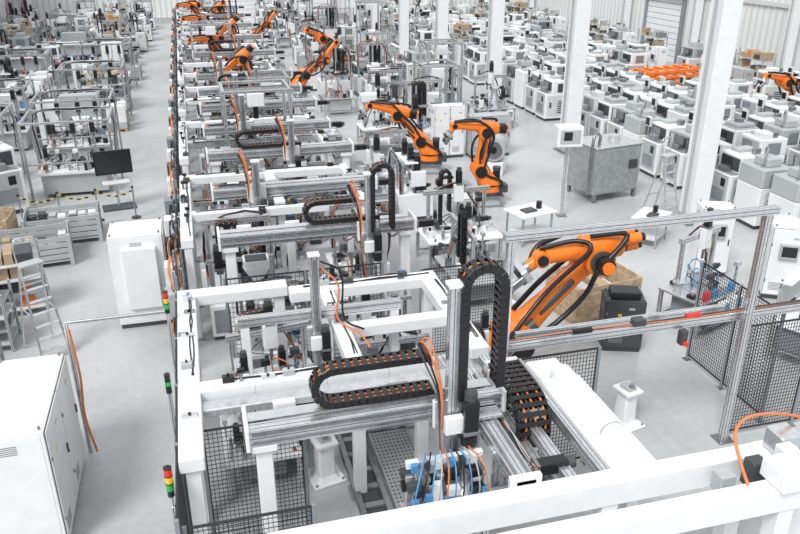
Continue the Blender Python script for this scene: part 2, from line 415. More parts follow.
def station(rs,x=1.6,y=1.4,rich=1.):
    r=random.Random(rs);mb=MB()
    for sx in(-1,1):
        for sy in(-1,1):
            mb.prof((sx*(x/2-.06),sy*(y/2-.06),0),(sx*(x/2-.06),sy*(y/2-.06),.78),.08,.08)
    for sy in(-1,1): mb.prof((-x/2+.1,sy*(y/2-.06),.2),(x/2-.1,sy*(y/2-.06),.2),.06,.06)
    mb.cb(-x/2,x/2,-y/2,y/2,.78,.84,r.choice([WHITE,WHITE,LGREY,ALU]),.01)
    mb.cb(-x*.35,x*.35,-y*.3,y*.3,.22,.7,r.choice([WHITE2,DGREY,GREY]),.015)
    z=.84
    ph=r.uniform(.6,1.3)
    for sx in(-1,1): mb.prof((sx*x*.38,y*.2,z),(sx*x*.38,y*.2,z+ph),.08,.08)
    mb.prof((-x*.45,y*.2,z+ph),(x*.45,y*.2,z+ph),.1,.12)
    mb.cb(-.12,.12,y*.2-.2,y*.2-.06,z+ph-.25,z+ph+.2,WHITE,.01)
    servo(mb,(0,y*.2-.13,z+ph+.2),(0,0,1),1.4)
    mb.cyl((0,y*.2-.13,z+ph-.5),(0,y*.2-.13,z+ph-.25),.03,STEEL,10)
    parts(mb,r,-x*.44,x*.44,-y*.44,y*.44,z,int(18*rich))
    if rs%3==0:
        sx=r.choice((-1,1))
        mb.chain([(sx*x*.2,y*.2+.12,z+.1),(sx*x*.2,y*.2+.12,z+ph+.4)]+[(sx*x*.2+.12-.12*math.cos(a),y*.2+.12,z+ph+.4+.12*math.sin(a)) for a in (.5,1,1.57,2.1,2.6)]+[(sx*x*.2+.24,y*.2+.12,z+ph+.4),(sx*x*.2+.24,y*.2+.12,z+.4)],(0,1,0),.13,.08,.09,2,[BLACK,BLACK,BLACK,BLACK])
    if rs%2==0: mb.chain(upath((-x*.2,y*.2+.1,z+ph+.1),(1,0,0),(0,0,1),.6,.4,.12),(0,1,0),.12,.06,.1,2)
    for k in range(3):
        xx=-x*.35+k*x*.33
        mb.cb(xx-.15,xx+.15,-y/2-.12,-y/2,.35,.75,r.choice([WHITE,LGREY,DGREY]),.01)
        mb.cb(xx-.1,xx+.1,-y/2-.125,-y/2-.12,.5,.7,r.choice([SCREEN,GREY,BLUE,GREY]))
    mb.bundle([(-x*.4,-y*.4,z+.05),(-x*.45,-y*.55,.5),(-x*.3,-y*.5,.15),(x*.3,-y*.5,.1)],.013,5,r)
    mb.bundle([(x*.4,y*.3,z+.05),(x*.2,y*.25,z+ph*.8),(0,y*.2,z+ph+.2),(-x*.3,y*.2,z+ph+.1)],.011,5,r)
    return mb
def module(rs):
    r=random.Random(rs);mb=MB()
    mb.cb(-.8,.8,-.6,.6,.1,.9,WHITE,.015);mb.cb(-.76,.76,-.56,.56,0,.1,DGREY)
    for k in range(3): mb.cb(-.72+k*.5,-.3+k*.5,-.615,-.6,.2,.8,[GREY,WHITE2,DGREY][k],.006)
    H=[2.55,2.1,2.3,1.9][rs%4]
    for x in(-.7,-.05,.7): mb.prof((x,.45,.9),(x,.45,H),.09,.09)
    mb.prof((-.8,.45,H+.05),(.8,.45,H+.05),.1,.14);mb.prof((-.8,.2,1.7),(.8,.2,1.7),.12,.1)
    if rs%4==0:
        for k,x in enumerate((-.45,-.2)):
            mb.chain([(x,.3,1.1),(x,.3,2.5)]+[(x+.1-.1*math.cos(a),.3,2.5+.1*math.sin(a)) for a in(.5,1.,1.57,2.1,2.6)]+[(x+.2,.3,2.5),(x+.2,.3,1.3)],(0,1,0),.16,.1,.1,2,[BLACK,OCABLE,BLACK,BLACK])
    elif rs%4==1:
        mb.cb(-.6,.1,.3,.42,1.2,1.95,WHITE,.01);mb.cb(-.5,0,.285,.3,1.3,1.85,LGREY)
        mb.cb(.2,.5,.1,.4,.9,1.6,DGREY,.02);mb.cyl((.35,.25,1.6),(.35,.25,1.8),.1,STEEL,14)
    elif rs%4==2:
        for k in range(3): mb.cyl((-.5+.3*k,.2,.9),(-.5+.3*k,.2,1.75),.06,[STEEL,ALU,BLACK][k],12);mb.cb(-.58+.3*k,-.42+.3*k,.12,.28,1.75,1.95,[DGREY,WHITE,LGREY][k],.01)
    else:
        mb.cb(-.7,.7,-.1,.4,1.9,1.95,WHITE,.01);servo(mb,(-.4,.1,1.95),(0,0,1),1.8);servo(mb,(.3,.1,1.95),(0,0,1),1.8);mb.cyl((-.4,.1,1.3),(-.4,.1,1.9),.05,STEEL,10);mb.cyl((.3,.1,1.3),(.3,.1,1.9),.05,STEEL,10)
    X=V((1,0,0));Y=V((0,1,0))
    if rs%2==0:
        mb.loft([ring((.35,-.2,1.3),X,Y,.1,.1,8,12),ring((.35,-.2,1.65),X,Y,.3,.26,8,12),ring((.35,-.2,1.85),X,Y,.3,.26,8,12)],WHITE,False)
        mb.cb(.1,.6,-.42,.02,1.851,1.855,DGREY)
        mb.cb(.25,.45,-.3,-.1,.9,1.35,STEEL,.01)
    servo(mb,(-.5,-.1,1.6),(0,0,1),2.);mb.cb(-.62,-.38,-.2,.1,.9,1.6,WHITE,.01)
    parts(mb,r,-.72,.72,-.52,.15,.9,16)
    mb.bundle([(-.7,.5,.9),(-.8,.55,1.6),(-.6,.5,H),(.6,.5,H+.15),(.75,.52,1.5)],.014,7,r)
    mb.cb(-.92,-.8,-.3,.2,1.2,1.7,WHITE,.01)
    return mb
def housing(v):
    mb=MB();r=random.Random(v)
    mb.cb(-.46,.46,-.6,.6,0,.12,DGREY)
    mb.cb(-.52,.52,-.65,.65,.12,1.25,WHITE,.02)
    mb.cb(-.52,.52,-.35,.65,1.25,1.8,WHITE if v!=4 else LGREY,.03)
    mb.cb(-.45,.45,-.62,-.36,1.25,1.28,GREY,.01)
    mb.cb(-.2,.15,-.6,-.4,1.28,1.45,[GREY,STEEL,LGREY][v%3],.01)
    mb.cb(-.42,.42,-.37,-.34,1.33,1.72,DGREY if v!=2 else LGREY,.01)
    mb.cb(-.36,.1,-.38,-.37,1.4,1.68,SCREEN if v%2 else GREY,.01)
    for sx in(-1,1):
        mb.cb(min(sx*.52,sx*.535),max(sx*.52,sx*.535),-.55,.5,.25,1.15,LGREY if v in(1,3) else WHITE2,.008)
        a,b=min(sx*.535,sx*.54),max(sx*.535,sx*.54)
        mb.cb(a,b,-.45,-.36,.6,.85,DGREY)
        for k in range(6): mb.cb(a,b,-.05,.38,.35+k*.1,.40+k*.1,DGREY)
        mb.cb(a,b,-.1,.4,1.3,1.68,GREY if v else DGREY,.004)
        if v==4:
            mb.cyl((sx*.5,-.5,1.25),(sx*.5,-.5,1.75),.025,STEEL,8)
    if v==4: mb.cyl((-.5,-.5,1.75),(.5,-.5,1.75),.025,STEEL,8);mb.cb(-.3,.3,-.1,.4,1.8,2.05,LGREY,.03);mb.tube([(.2,.1,2.05),(.2,.1,2.25),(-.1,.3,2.25),(-.3,.6,1.9)],.035,GREY,6,4)
    mb.cb(-.42,.42,-.665,-.65,.25,1.2,LGREY,.008)
    mb.cb(-.3,.3,-.67,-.665,.35,.75,GREY);mb.cb(.1,.3,-.67,-.665,.85,1.1,SCREEN)
    if v==3:
        mb.cb(-.45,.45,-.3,.6,1.8,1.84,LGREY,.01);mb.cb(-.35,.35,-.2,.5,1.84,1.98,LGREY,.03);mb.cyl((0,.1,1.98),(0,.1,2.1),.16,STEEL,16)
    elif v!=4:
        mb.cb(-.4,0,-.1,.5,1.8,1.9,LGREY,.01)
        mb.cyl((.25,.3,1.8),(.25,.3,1.97),.13,STEEL,14)
    if v in(0,1):
        mb.prof((-.47,-.45,1.25),(-.47,-.45,1.95),.05,.05);mb.cb(-.6,-.3,-.55,-.45,1.65,2.0,WHITE2,.015);mb.cb(-.57,-.33,-.555,-.55,1.7,1.95,SCREEN)
    if v==2: mb.cb(-.05,.45,-.25,.1,1.8,2.0,WHITE,.02)
    return mb
def pallet(mb,x=0,y=0,z=0,w=1.2,d=.8):
    for i in range(5):
        yy=y-d/2+.06+i*(d-.12)/4; mb.cb(x-w/2,x+w/2,yy-.05,yy+.05,z+.12,z+.142,WOOD)
    for i in range(3):
        xx=x-w/2+.07+i*(w-.14)/2
        mb.cb(xx-.06,xx+.06,y-d/2,y+d/2,z+.1,z+.12,WOOD)
        for k in range(3):
            yy=y-d/2+.07+k*(d-.14)/2; mb.cb(xx-.06,xx+.06,yy-.06,yy+.06,z+.02,z+.1,WOOD)
        mb.cb(xx-.05,xx+.05,y-d/2,y+d/2,z,z+.02,WOOD)
def pallet_load(v):
    r=random.Random(v);mb=MB();pallet(mb)
    z=.142
    for lay in range(r.randint(1,3)):
        h=r.uniform(.22,.4)
        for i in range(3):
            for j in range(2):
                if lay and r.random()<.2: continue
                cx=-.4+i*.4;cy=-.2+j*.4;m=r.choice(MATS_BOX)
                mb.cb(cx-.19,cx+.19,cy-.19,cy+.19,z,z+h-.01,m,.008)
                mb.cb(cx-.025,cx+.025,cy-.191,cy+.191,z+.01,z+h-.008,LGREY)
        z+=h
    return mb
def gitter(w=1.9,d=1.1,h=.85,m=None,seed=1,brown=False):
    mb=MB();m=m or LGREY
    for sx in(-1,1):
        for sy in(-1,1): mb.cb(sx*w/2-.05,sx*w/2+.05,sy*d/2-.05,sy*d/2+.05,0,h,m,.006)
    mb.cb(-w/2,w/2,-d/2,d/2,.12,.17,m,.006)
    n=4
    for k in range(n):
        z=.2+k*(h-.22)/n;zz=z+(h-.22)/n-.025
        for sy in(-1,1): mb.cb(-w/2,w/2,sy*d/2-.012,sy*d/2+.012,z,zz,m,.004)
        for sx in(-1,1): mb.cb(sx*w/2-.012,sx*w/2+.012,-d/2,d/2,z,zz,m,.004)
    r=random.Random(seed)
    for i in range(7):
        for j in range(3):
            cx=-w/2+.15+i*(w-.3)/6;cy=-d/2+.2+j*(d-.4)/2
            mb.cb(cx-.1,cx+.1,cy-.13,cy+.13,.17,.17+r.uniform(.2,h-.25),r.choice([CARD,WOOD,LGREY,DGREY,WHITE2] if brown else [WHITE,LGREY,STEEL,DGREY,WHITE2]),.01)
    return mb
def woodcrate(w=1.7,d=1.2,h=.95):
    mb=MB();n=5
    for sx in(-1,1):
        for sy in(-1,1): mb.cb(sx*(w/2-.05)-.05,sx*(w/2-.05)+.05,sy*(d/2-.05)-.05,sy*(d/2-.05)+.05,.1,h,WOOD,.004)
    for i in range(3):
        x=-w/2+.1+i*(w-.2)/2;mb.cb(x-.06,x+.06,-d/2,d/2,0,.1,WOOD)
    mb.cb(-w/2,w/2,-d/2,d/2,.1,.14,WOOD)
    for k in range(n):
        z=.14+k*(h-.14)/n;zz=z+(h-.14)/n-.015
        for sy in(-1,1): mb.cb(-w/2-.01,w/2+.01,sy*d/2-.012,sy*d/2+.012,z,zz,WOOD,.003)
        for sx in(-1,1): mb.cb(sx*w/2-.012,sx*w/2+.012,-d/2,d/2,z,zz,WOOD,.003)
    for i in range(4):
        mb.cb(-w/2+.15+i*.35,-w/2+.42+i*.35,-d/2+.15,d/2-.2,.14,.14+.4+.1*(i%3),[WHITE,LGREY,CARD,WHITE2][i],.02)
    return mb
def rack(v,w=2.2,d=.7,h=2.2,lv=4):
    r=random.Random(v);mb=MB()
    for sx in(-1,1):
        for sy in(-1,1): mb.prof((sx*w/2,sy*d/2,0),(sx*w/2,sy*d/2,h),.05,.05,LGREY)
        mb.beam((sx*w/2,-d/2,.3),(sx*w/2,d/2,h*.6),.02,.03,LGREY);mb.beam((sx*w/2,d/2,h*.5),(sx*w/2,-d/2,h*.9),.02,.03,LGREY)
    for k in range(lv):
        z=.15+k*(h-.3)/(lv-.6)
        mb.cb(-w/2,w/2,-d/2,d/2,z,z+.04,r.choice([LGREY,WHITE2,WOOD,GREY]),.004)
        x=-w/2+.08
        while x<w/2-.2:
            bw=r.uniform(.15,.4);bh=r.uniform(.12,.4)
            if x+bw>w/2-.04: break
            if r.random()<.85: mb.cb(x,x+bw,-d/2+r.uniform(.03,.15),d/2-.1,z+.04,z+.04+bh,r.choice([CARD,GREY,WHITE,LGREY,DGREY,WHITE2,BLACK,WOOD,STEEL] if v!=3 else [CARD,OCABLE,CARD,DGREY,WOOD]),.008)
            x+=bw+.04
    return mb
def ladder(h=2.1):
    mb=MB()
    for sx in(-1,1):
        mb.beam((sx*.28,-.45,0),(sx*.2,0,h),.03,.07,ALU,.004);mb.beam((sx*.3,.5,0),(sx*.2,.05,h-.05),.03,.05,ALU,.004)
        mb.beam((sx*.25,-.22,h*.5),(sx*.25,.27,h*.5),.02,.02,ALU)
    n=8
    for k in range(1,n):
        t=k/n;mb.bx((0,-.45*(1-t),h*t),(.52-.14*t,.1,.025),ALU,.003)
        if k%3==0: mb.bx((0,.5-.45*t,h*t),(.54-.14*t,.03,.03),ALU,.003)
    mb.bx((0,0,h),(.46,.26,.05),LGREY,.01)
    for sx in(-1,1): mb.tube([(sx*.2,.1,h),(sx*.2,.12,h+.45),(0,.12,h+.5),(-sx*.2,.12,h+.45)],.014,ALU,6,4)
    return mb
def bench(v):
    r=random.Random(v);mb=MB();w=1.8;d=.8
    for sx in(-1,1):
        for sy in(-1,1): mb.prof((sx*(w/2-.05),sy*(d/2-.05),0),(sx*(w/2-.05),sy*(d/2-.05),.82),.06,.06)
    mb.cb(-w/2,w/2,-d/2,d/2,.82,.87,WHITE,.01);mb.cb(-w/2+.1,w/2-.1,-d/2+.1,d/2-.1,.25,.28,LGREY)
    mb.cb(-.8,-.35,-.3,.3,.3,.8,GREY,.01)
    for sx in(-1,1): mb.prof((sx*(w/2-.05),d/2-.05,.87),(sx*(w/2-.05),d/2-.05,1.8),.05,.05)
    mb.cb(-w/2,w/2,d/2-.07,d/2-.04,1.1,1.6,LGREY,.004);mb.cb(-w/2,w/2,d/2-.25,d/2,1.72,1.75,WHITE)
    for k in range(14):
        x=r.uniform(-.8,.8);s=r.uniform(.04,.12);mb.cb(x-s,x+s,-.25,-.25+2*s,.87,.87+r.uniform(.08,.3),r.choice(MATS_BOX+[DGREY,BLACK,BLUE,RED]),.01)
    return mb
def portal(w=3.2,h=4.0,d=2.6,mid=True):
    mb=MB()
    for sx in(-1,1):
        for sy in(-1,1):
            mb.prof((sx*w/2,sy*d/2,0),(sx*w/2,sy*d/2,h),.1,.1)
            mb.cb(sx*w/2-.12,sx*w/2+.12,sy*d/2-.12,sy*d/2+.12,0,.02,STEEL)
        mb.prof((sx*w/2,-d/2,h+.05),(sx*w/2,d/2,h+.05),.08,.08)
    for sy in(-1,1): mb.prof((-w/2-.1,sy*d/2,h+.05),(w/2+.1,sy*d/2,h+.05),.08,.08)
    if mid:
        mb.cb(-w/2,w/2,-.1,.1,h-.06,h-.03,ALU);mb.cb(-w/2,w/2,.1,.11,h-.06,h+.04,ALU);mb.cb(-w/2,w/2,-.11,-.1,h-.06,h+.04,ALU)
        for k in range(3): mb.tube([(-w/2,-.05+.05*k,h),(0,-.05+.05*k,h+.02),(w/2,-.05+.05*k,h)],.02,[OCABLE,BLACK,BLACK][k],6,2)
        mb.cb(-.25,.25,-.3,.3,h-.5,h-.1,WHITE,.02);mb.cyl((0,0,h-.9),(0,0,h-.5),.08,BLACK,12)
    return mb
def conveyor(L=4.):
    mb=MB()
    for sx in(-1,1):
        mb.prof((sx*.3,-L/2,.8),(sx*.3,L/2,.8),.06,.16)
        for k in range(int(L/1.3)+1):
            y=-L/2+.15+k*(L-.3)/int(L/1.3);mb.prof((sx*.3,y,0),(sx*.3,y,.74),.06,.06)
    n=int(L/.12)
    for k in range(n): mb.cyl((-.27,-L/2+.06+k*.12,.84),(.27,-L/2+.06+k*.12,.84),.035,STEEL,8)
    for k in range(int(L/1.1)):
        y=-L/2+.6+k*1.1;mb.cb(-.22,.22,y-.22,y+.22,.88,.92,ALU,.005);mb.cyl((0,y,.92),(0,y,1.08),.11,[STEEL,WHITE,LGREY][k%3],14)
    servo(mb,(.36,L/2-.4,.7),(1,0,0),1.3)
    return mb
def pedestal(h=.75):
    mb=MB();X=V((1,0,0));Y=V((0,1,0))
    mb.cb(-.27,.27,-.27,.27,0,.04,WHITE,.01)
    mb.loft([ring((0,0,.04),X,Y,.2,.2,6),ring((0,0,.12),X,Y,.15,.15,6),ring((0,0,h-.12),X,Y,.13,.13,6)],WHITE,False)
    mb.cb(-.18,.18,-.2,.2,h-.12,h-.06,WHITE,.01);mb.cb(-.09,.09,-.12,.12,h-.06,h,LGREY,.01)
    mb.cyl((0,-.08,h),(0,-.08,h+.06),.05,STEEL,12)
    for sx in(-1,1):
        for sy in(-1,1): mb.cyl((sx*.22,sy*.22,.04),(sx*.22,sy*.22,.07),.02,STEEL,6)
    return mb

# ------------------------------------------------------------------ room shell
XL,XR,YF,YB=-15.5,31.,-4.,78.
mb=MB();mb.cb(XL-.3,XR+.3,YF,YB+.3,-.2,0,FLOOR);put('floor',mb)
def wall(name,p,q,n,H=13.):
    mb=MB();p=V(p);q=V(q);n=V(n);d=(q-p);L=d.length;d/=L
    M=Matrix((d,n,V((0,0,1)))).transposed().to_4x4();M.translation=p
    mb.cb(0,L,-.25,0,0,H,WALLM,0,M)
    k=0
    while k*.5<L:
        mb.cb(k*.5,k*.5+.16,0,.035,.5,H,WALLR,.01,M);k+=1
    mb.cb(0,L,0,.08,0,.5,LGREY,.01,M)
    for z in(4.2,8.4): mb.cb(0,L,0,.12,z,z+.25,WALLR,.01,M)
    return put(name,mb)
wall('wall_back',(XR,YB,0),(XL,YB,0),(0,-1,0))
wall('wall_right',(XR,YF,0),(XR,YB,0),(-1,0,0))
wall('wall_left',(XL,YB,0),(XL,YF,0),(1,0,0))
def window(name,c,w,h,n):
    mb=MB();n=V(n);d=V((0,0,1)).cross(n)
    M=Matrix((d,n,V((0,0,1)))).transposed().to_4x4();M.translation=V(c)
    mb.cb(-w/2,w/2,.13,.17,-h/2,h/2,GLASS,0,M)
    for z in(-h/2,0,h/2): mb.cb(-w/2-.06,w/2+.06,.125,.22,z-.05,z+.05,WHITE,.01,M)
    k=max(2,int(w/1.2))
    for i in range(k+1):
        x=-w/2+i*w/k;mb.cb(x-.04,x+.04,.125,.21,-h/2,h/2,WHITE,.01,M)
    put(name,mb)
for i in range(6): window('window_%d'%(i+1),(XL+5.9+i*7.2,YB,6.2),5.6,2.2,(0,-1,0))
for i in range(9): window('window_%d'%(i+7),(XR,6+i*8.2,6.2),5.6,2.2,(-1,0,0))
def rolldoor(name,c,w,h,n):
    mb=MB();n=V(n);d=V((0,0,1)).cross(n)
    M=Matrix((d,n,V((0,0,1)))).transposed().to_4x4();M.translation=V(c)
    k=int(h/.35)
    for i in range(k): mb.cb(-w/2,w/2,.13,.18,i*h/k,(i+1)*h/k-.03,WHITE,.015,M)
    for sx in(-1,1): mb.cb(sx*w/2-.12,sx*w/2+.12,.13,.28,0,h+.2,GREY,.01,M)
    mb.cb(-w/2-.12,w/2+.12,.13,.5,h,h+.5,LGREY,.02,M)
    put(name,mb)
rolldoor('door_1',(5.,YB,0),4.2,4.,(0,-1,0));rolldoor('door_2',(12.2,YB,0),4.2,4.,(0,-1,0));rolldoor('door_3',(XR,46.9,0),4.2,4.,(-1,0,0))
def column(w=.55,H=13.,m=WHITE):
    mb=MB()
    mb.cb(-w/2-.15,w/2+.15,-w/2-.15,w/2+.15,0,.04,STEEL,.005)
    t=.07
    mb.cb(-w/2,w/2,-w/2,-w/2+t,.04,H,m,.01);mb.cb(-w/2,w/2,w/2-t,w/2,.04,H,m,.01);mb.cb(-w/2+.06,w/2-.06,-w/2+t,w/2-t,.04,H,m)
    mb.cb(-w/2-.04,w/2+.04,-w/2-.04,w/2+.04,.04,.25,LGREY,.01)
    mb.cyl((-w/2-.05,0,.1),(-w/2-.05,0,H),.04,LGREY,8)
    return mb
cm=mesh('steel_column',column(.58));cw=mesh('steel_column_wall',column(.45))
for i in range(7): put('steel_column',cm,(14.1,18.6+i*8.2,0))
for i in range(9): put('wall_column',cw,(XR-.5,10.1+i*8.2,0))
for i in range(8): put('wall_column',cw,(XL+.5,18+i*8.2,0))
for i in range(6): put('wall_column',cw,(XL+2.3+i*7.2,YB-.6,0))

# ------------------------------------------------------------------ CELL 1 foreground
def tb(mb,x0,x1,y0,y1,zt,h=.2,m=None): mb.cb(x0,x1,y0,y1,zt-h,zt,m or WHITE,.015)
def deco(mb,r,x0,x1,y0,y1,z,n):
    for k in range(n):
        x=r.uniform(x0+.05,x1-.05);y=r.uniform(y0+.05,y1-.05);t=r.random()
        if t<.4: mb.cb(x-.08,x+.08,y-.05,y+.05,z,z+.09,r.choice([DGREY,LGREY,BLACK,ALU]),.006);mb.cyl((x,y,z+.09),(x,y,z+.13),.015,r.choice([BLUE,BLACK,YEL]),8)
        elif t<.7: mb.cyl((x,y,z),(x,y,z+.16),.025,STEEL,8);mb.cb(x-.05,x+.05,y-.03,y+.03,z+.14,z+.2,BLACK,.005)
        else: mb.cb(x-.06,x+.06,y-.06,y+.06,z,z+.02,STEEL,.003)
    L=(x1-x0)>(y1-y0)
    for k in range(2):
        if L: mb.tube([(x0+.1+ (x1-x0)*i/5*.95,r.uniform(y1-.1,y1-.04),z+.012) for i in range(6)],.011,BLACK,5,2)
        else: mb.tube([(r.uniform(x1-.1,x1-.04),y0+.1+(y1-y0)*i/5*.95,z+.012) for i in range(6)],.011,BLACK,5,2)
r0=random.Random(5)
mb=MB()
T=2.3
tb(mb,-.62,-.32,7.7,12.5,T)
tb(mb,-.32,1.25,12.2,12.5,T)
tb(mb,-.32,3.0,9.15,9.42,T)
tb(mb,-.32,2.9,8.86,9.1,T-.12,.12,ALU)
tb(mb,1.75,2.0,9.42,12.0,T)
tb(mb,1.25,3.9,11.85,12.15,T+.02)
tb(mb,3.6,3.9,9.3,11.85,T)
tb(mb,2.0,3.6,10.4,10.62,T)
deco(mb,r0,-.6,-.34,9.5,12.4,T,5);deco(mb,r0,0,2.9,9.2,9.4,T,5);deco(mb,r0,1.4,3.8,11.9,12.1,T+.02,7);deco(mb,r0,3.62,3.88,9.5,11.8,T,6);deco(mb,r0,1.76,1.99,9.5,11.8,T,5)
for x,y in((-.47,7.85),(-.47,9.3),(-.47,12.35),(1.1,12.35),(1.87,9.3),(1.87,11.95),(3.75,9.5),(3.75,12.0),(2.85,9.3)):
    mb.cb(x-.09,x+.09,y-.09,y+.09,.02,T-.2,WHITE,.01);mb.cb(x-.17,x+.17,y-.17,y+.17,0,.03,STEEL,.003)
for x,y in((-.47,8.6),(-.47,10.8),(.6,9.28),(1.87,10.6)):
    mb.cb(x-.1,x+.1,y-.05,y+.05,T,T+.03,ALU,.004);mb.cyl((x,y,T+.03),(x,y,T+.06),.02,BLACK,8)
for y in(8.4,10.0,11.4): mb.cb(-.622,-.318,y,y+.008,T-.2,T+.001,LGREY)
for x in(.4,1.4,2.3): mb.cb(x,x+.008,9.148,9.422,T-.2,T+.001,LGREY)
put('machine_frame',mb)
mb=MB()
tb(mb,.25,6.05,5.98,6.22,T+.05,.34)
for x in(.5,2.0,4.1,5.85):
    mb.cb(x-.1,x+.1,6.0,6.2,.02,T-.29,WHITE,.01);mb.cb(x-.2,x+.2,5.9,6.3,0,.03,STEEL)
put('front_crossbeam',mb)
mb=MB()
tb(mb,1.6,6.3,5.36,5.6,T+.05,.3);mb.cb(5.75,6.15,5.3,5.7,T+.05,T+.3,WHITE,.02)
for x in(2.2,5.95): mb.cb(x-.1,x+.1,5.38,5.58,.02,T-.25,WHITE,.01);mb.cb(x-.18,x+.18,5.3,5.66,0,.03,STEEL)
mb.tube([(5.5,5.55,T+.06),(5.48,5.7,T+.25),(5.6,6.0,T+.42),(5.95,6.2,T+.45),(6.5,6.25,T+.35),(7.2,6.4,T)],.02,OCABLE,6,5)
for k in range(3): mb.cb(5.3+.4*k,5.5+.4*k,5.72,5.9,T-.2,T+.05+.1*k,[LGREY,DGREY,WHITE][k],.01)
mb.cb(6.2,6.9,5.9,6.4,0,T-.1,WHITE,.02);mb.cb(6.3,6.6,6.0,6.3,T-.1,T+.2,ALU,.02);mb.cyl((6.75,6.1,T-.1),(6.75,6.1,T+.15),.06,BLACK,12)
put('front_crossbeam',mb)
mb=MB()
mb.prof((3.14,6.22,T),(3.14,9.1,T),.24,.18)
mb.cb(3.05,3.08,6.3,9.0,T+.09,T+.11,STEEL);mb.cb(3.2,3.23,6.3,9.0,T+.09,T+.11,STEEL)
mb.cb(2.95,3.33,6.22,6.3,T-.2,T+.14,WHITE,.01);mb.cb(2.95,3.33,7.4,7.75,T+.1,T+.16,ALU,.01)
mb.prof((3.7,6.22,T-.05),(3.7,9.05,T-.05),.14,.14);mb.prof((3.45,6.22,T-.16),(3.45,9.0,T-.16),.3,.03)
mb.cb(3.05,3.25,8.9,9.1,.02,T-.1,WHITE,.01)
servo(mb,(3.35,6.5,T),(1,0,0),1.6);servo(mb,(2.98,8.3,T+.12),(0,0,1),1.4)
mb.bundle([(3.3,6.3,T+.1),(3.4,6.9,T-.05),(3.38,7.6,T),(3.4,8.6,T)],.013,6,r0)
put('linear_axis',mb)
mb=MB()
mb.cb(4.25,4.85,6.22,8.3,T-.35,T-.02,WHITE,.03)
mb.cyl((4.6,6.3,T-.04),(4.6,8.35,T-.04),.17,WHITE,20)
mb.prof((4.12,6.22,T-.05),(4.12,8.8,T-.05),.12,.16)
mb.cb(4.3,4.8,8.3,8.9,T-.3,T-.1,WHITE,.02)
for x,y in((4.4,8.7),(4.7,6.5)): mb.cb(x-.08,x+.08,y-.08,y+.08,.02,T-.3,WHITE,.01)
for y in(6.9,): mb.cyl((4.6,y,T-.04),(4.6,y+.03,T-.04),.174,LGREY,20)
put('covered_transfer_duct',mb)
put('linear_gantry',gantry(.2,3.42,7.7,2.5,2.68,1.2,4.3,True,1.2,1.28,.24))
mb=MB();zb=1.45
mb.cb(1.95,3.0,6.75,7.3,.0,.06,STEEL,.01)
for x in(2.02,2.93):
    for y in(6.82,7.23): mb.prof((x,y,.06),(x,y,zb-.05),.08,.08)
mb.cb(1.95,3.0,6.75,7.3,zb-.05,zb,ALU,.01);mb.cb(2.1,2.85,6.8,7.25,.5,1.1,LGREY,.02)
for k,x in enumerate((2.03,2.2,2.42,2.9)):
    h=[.55,.75,.5,.7][k]
    mb.cb(x-.05,x+.05,7.08,7.22,zb,zb+h,ALU,.01);mb.cb(x-.025,x+.025,6.86,7.08,zb+h*.8,zb+h*.8+.06,STEEL,.004)
    mb.cyl((x,6.92,zb),(x,6.92,zb+h*.5),.045,ALU,14);mb.cyl((x,6.92,zb+h*.5),(x,6.92,zb+h*.82),.018,STEEL,8)
    mb.cb(x-.045,x+.045,6.8,6.86,zb+h*.25,zb+h*.25+.26,BLUE,.005)
mb.cb(2.0,2.98,7.12,7.2,zb+.62,zb+.72,WHITE,.01)
for k in range(6): mb.cb(2.05+k*.15,2.13+k*.15,7.06,7.12,zb+.6,zb+.72,[BLUE,DGREY,WHITE][k%3],.004)
mb.cb(2.5,2.84,6.85,7.05,zb,zb+.3,WHITE,.015);mb.cb(2.54,2.8,6.84,6.85,zb+.06,zb+.24,BLUE)
mb.cyl((2.68,6.95,zb+.3),(2.68,6.95,zb+.46),.1,ALU,18);mb.cyl((2.68,6.95,zb+.46),(2.68,6.95,zb+.6),.06,STEEL,18)
mb.loft([ring((2.3,6.84,zb),(1,0,0),(0,1,0),.1,.05,6,12),ring((2.3,6.84,zb+.6),(1,0,0),(0,1,0),.05,.04,6,12)],WHITE,False)
for k in range(10): mb.tube([(2.02+.1*k,6.85,zb+.3),(2.0+.1*k,6.74,zb+.5),(2.1+.085*k,6.85,zb+.78),(2.25+.06*k,7.15,zb+.8)],.010,[BLUE,BLACK,BLUE,LGREY,OCABLE][k%5],5,4)
parts(mb,r0,2.0,2.9,6.82,7.2,zb,24,.7)
put('clamping_unit',mb)
mb=MB()
Rr=.38
P=[V((3.68,8.9,T-.45)),V((3.68,7.6,T-.45))]
for i in range(1,12):
    a=math.pi*i/12;P.append(V((3.68,7.6-Rr*math.sin(a),T-.45+Rr-Rr*math.cos(a))))
P+=[V((3.68,7.6,T-.45+2*Rr)),V((3.68,8.3,T-.45+2*Rr))]
mb.chain(P,(1,0,0),.42,.1,.11,6)
mb.cb(3.45,3.92,8.25,8.4,T+.2,T+.34,WHITE,.01);mb.cb(3.5,3.9,8.3,8.9,T-.55,T-.5,ALU)
mb.cb(3.62,3.78,8.36,8.5,T-.5,T+.3,WHITE,.01)
put('cable_carrier',mb)
mb=MB()
mb.cb(1.75,1.85,7.5,11.4,.0,.1,STEEL,.01);mb.cb(2.15,2.25,7.5,11.4,.0,.1,STEEL,.01);mb.cb(1.85,2.15,7.5,11.4,.0,.04,DGREY)
mb.cb(2.3,3.0,7.5,10.8,.0,.06,PLATE,.01)
for k in range(9): mb.cb(1.8,2.2,7.6+k*.42,7.7+k*.42,.04,.07,GREY)
for i in range(10):
    for j in range(35): mb.cyl((2.36+i*.064,7.6+j*.09,.06),(2.36+i*.064,7.6+j*.09,.0615),.018,BLACK,6)
put('floor_rail_track',mb)
pm=mesh('pedestal',pedestal(.8))
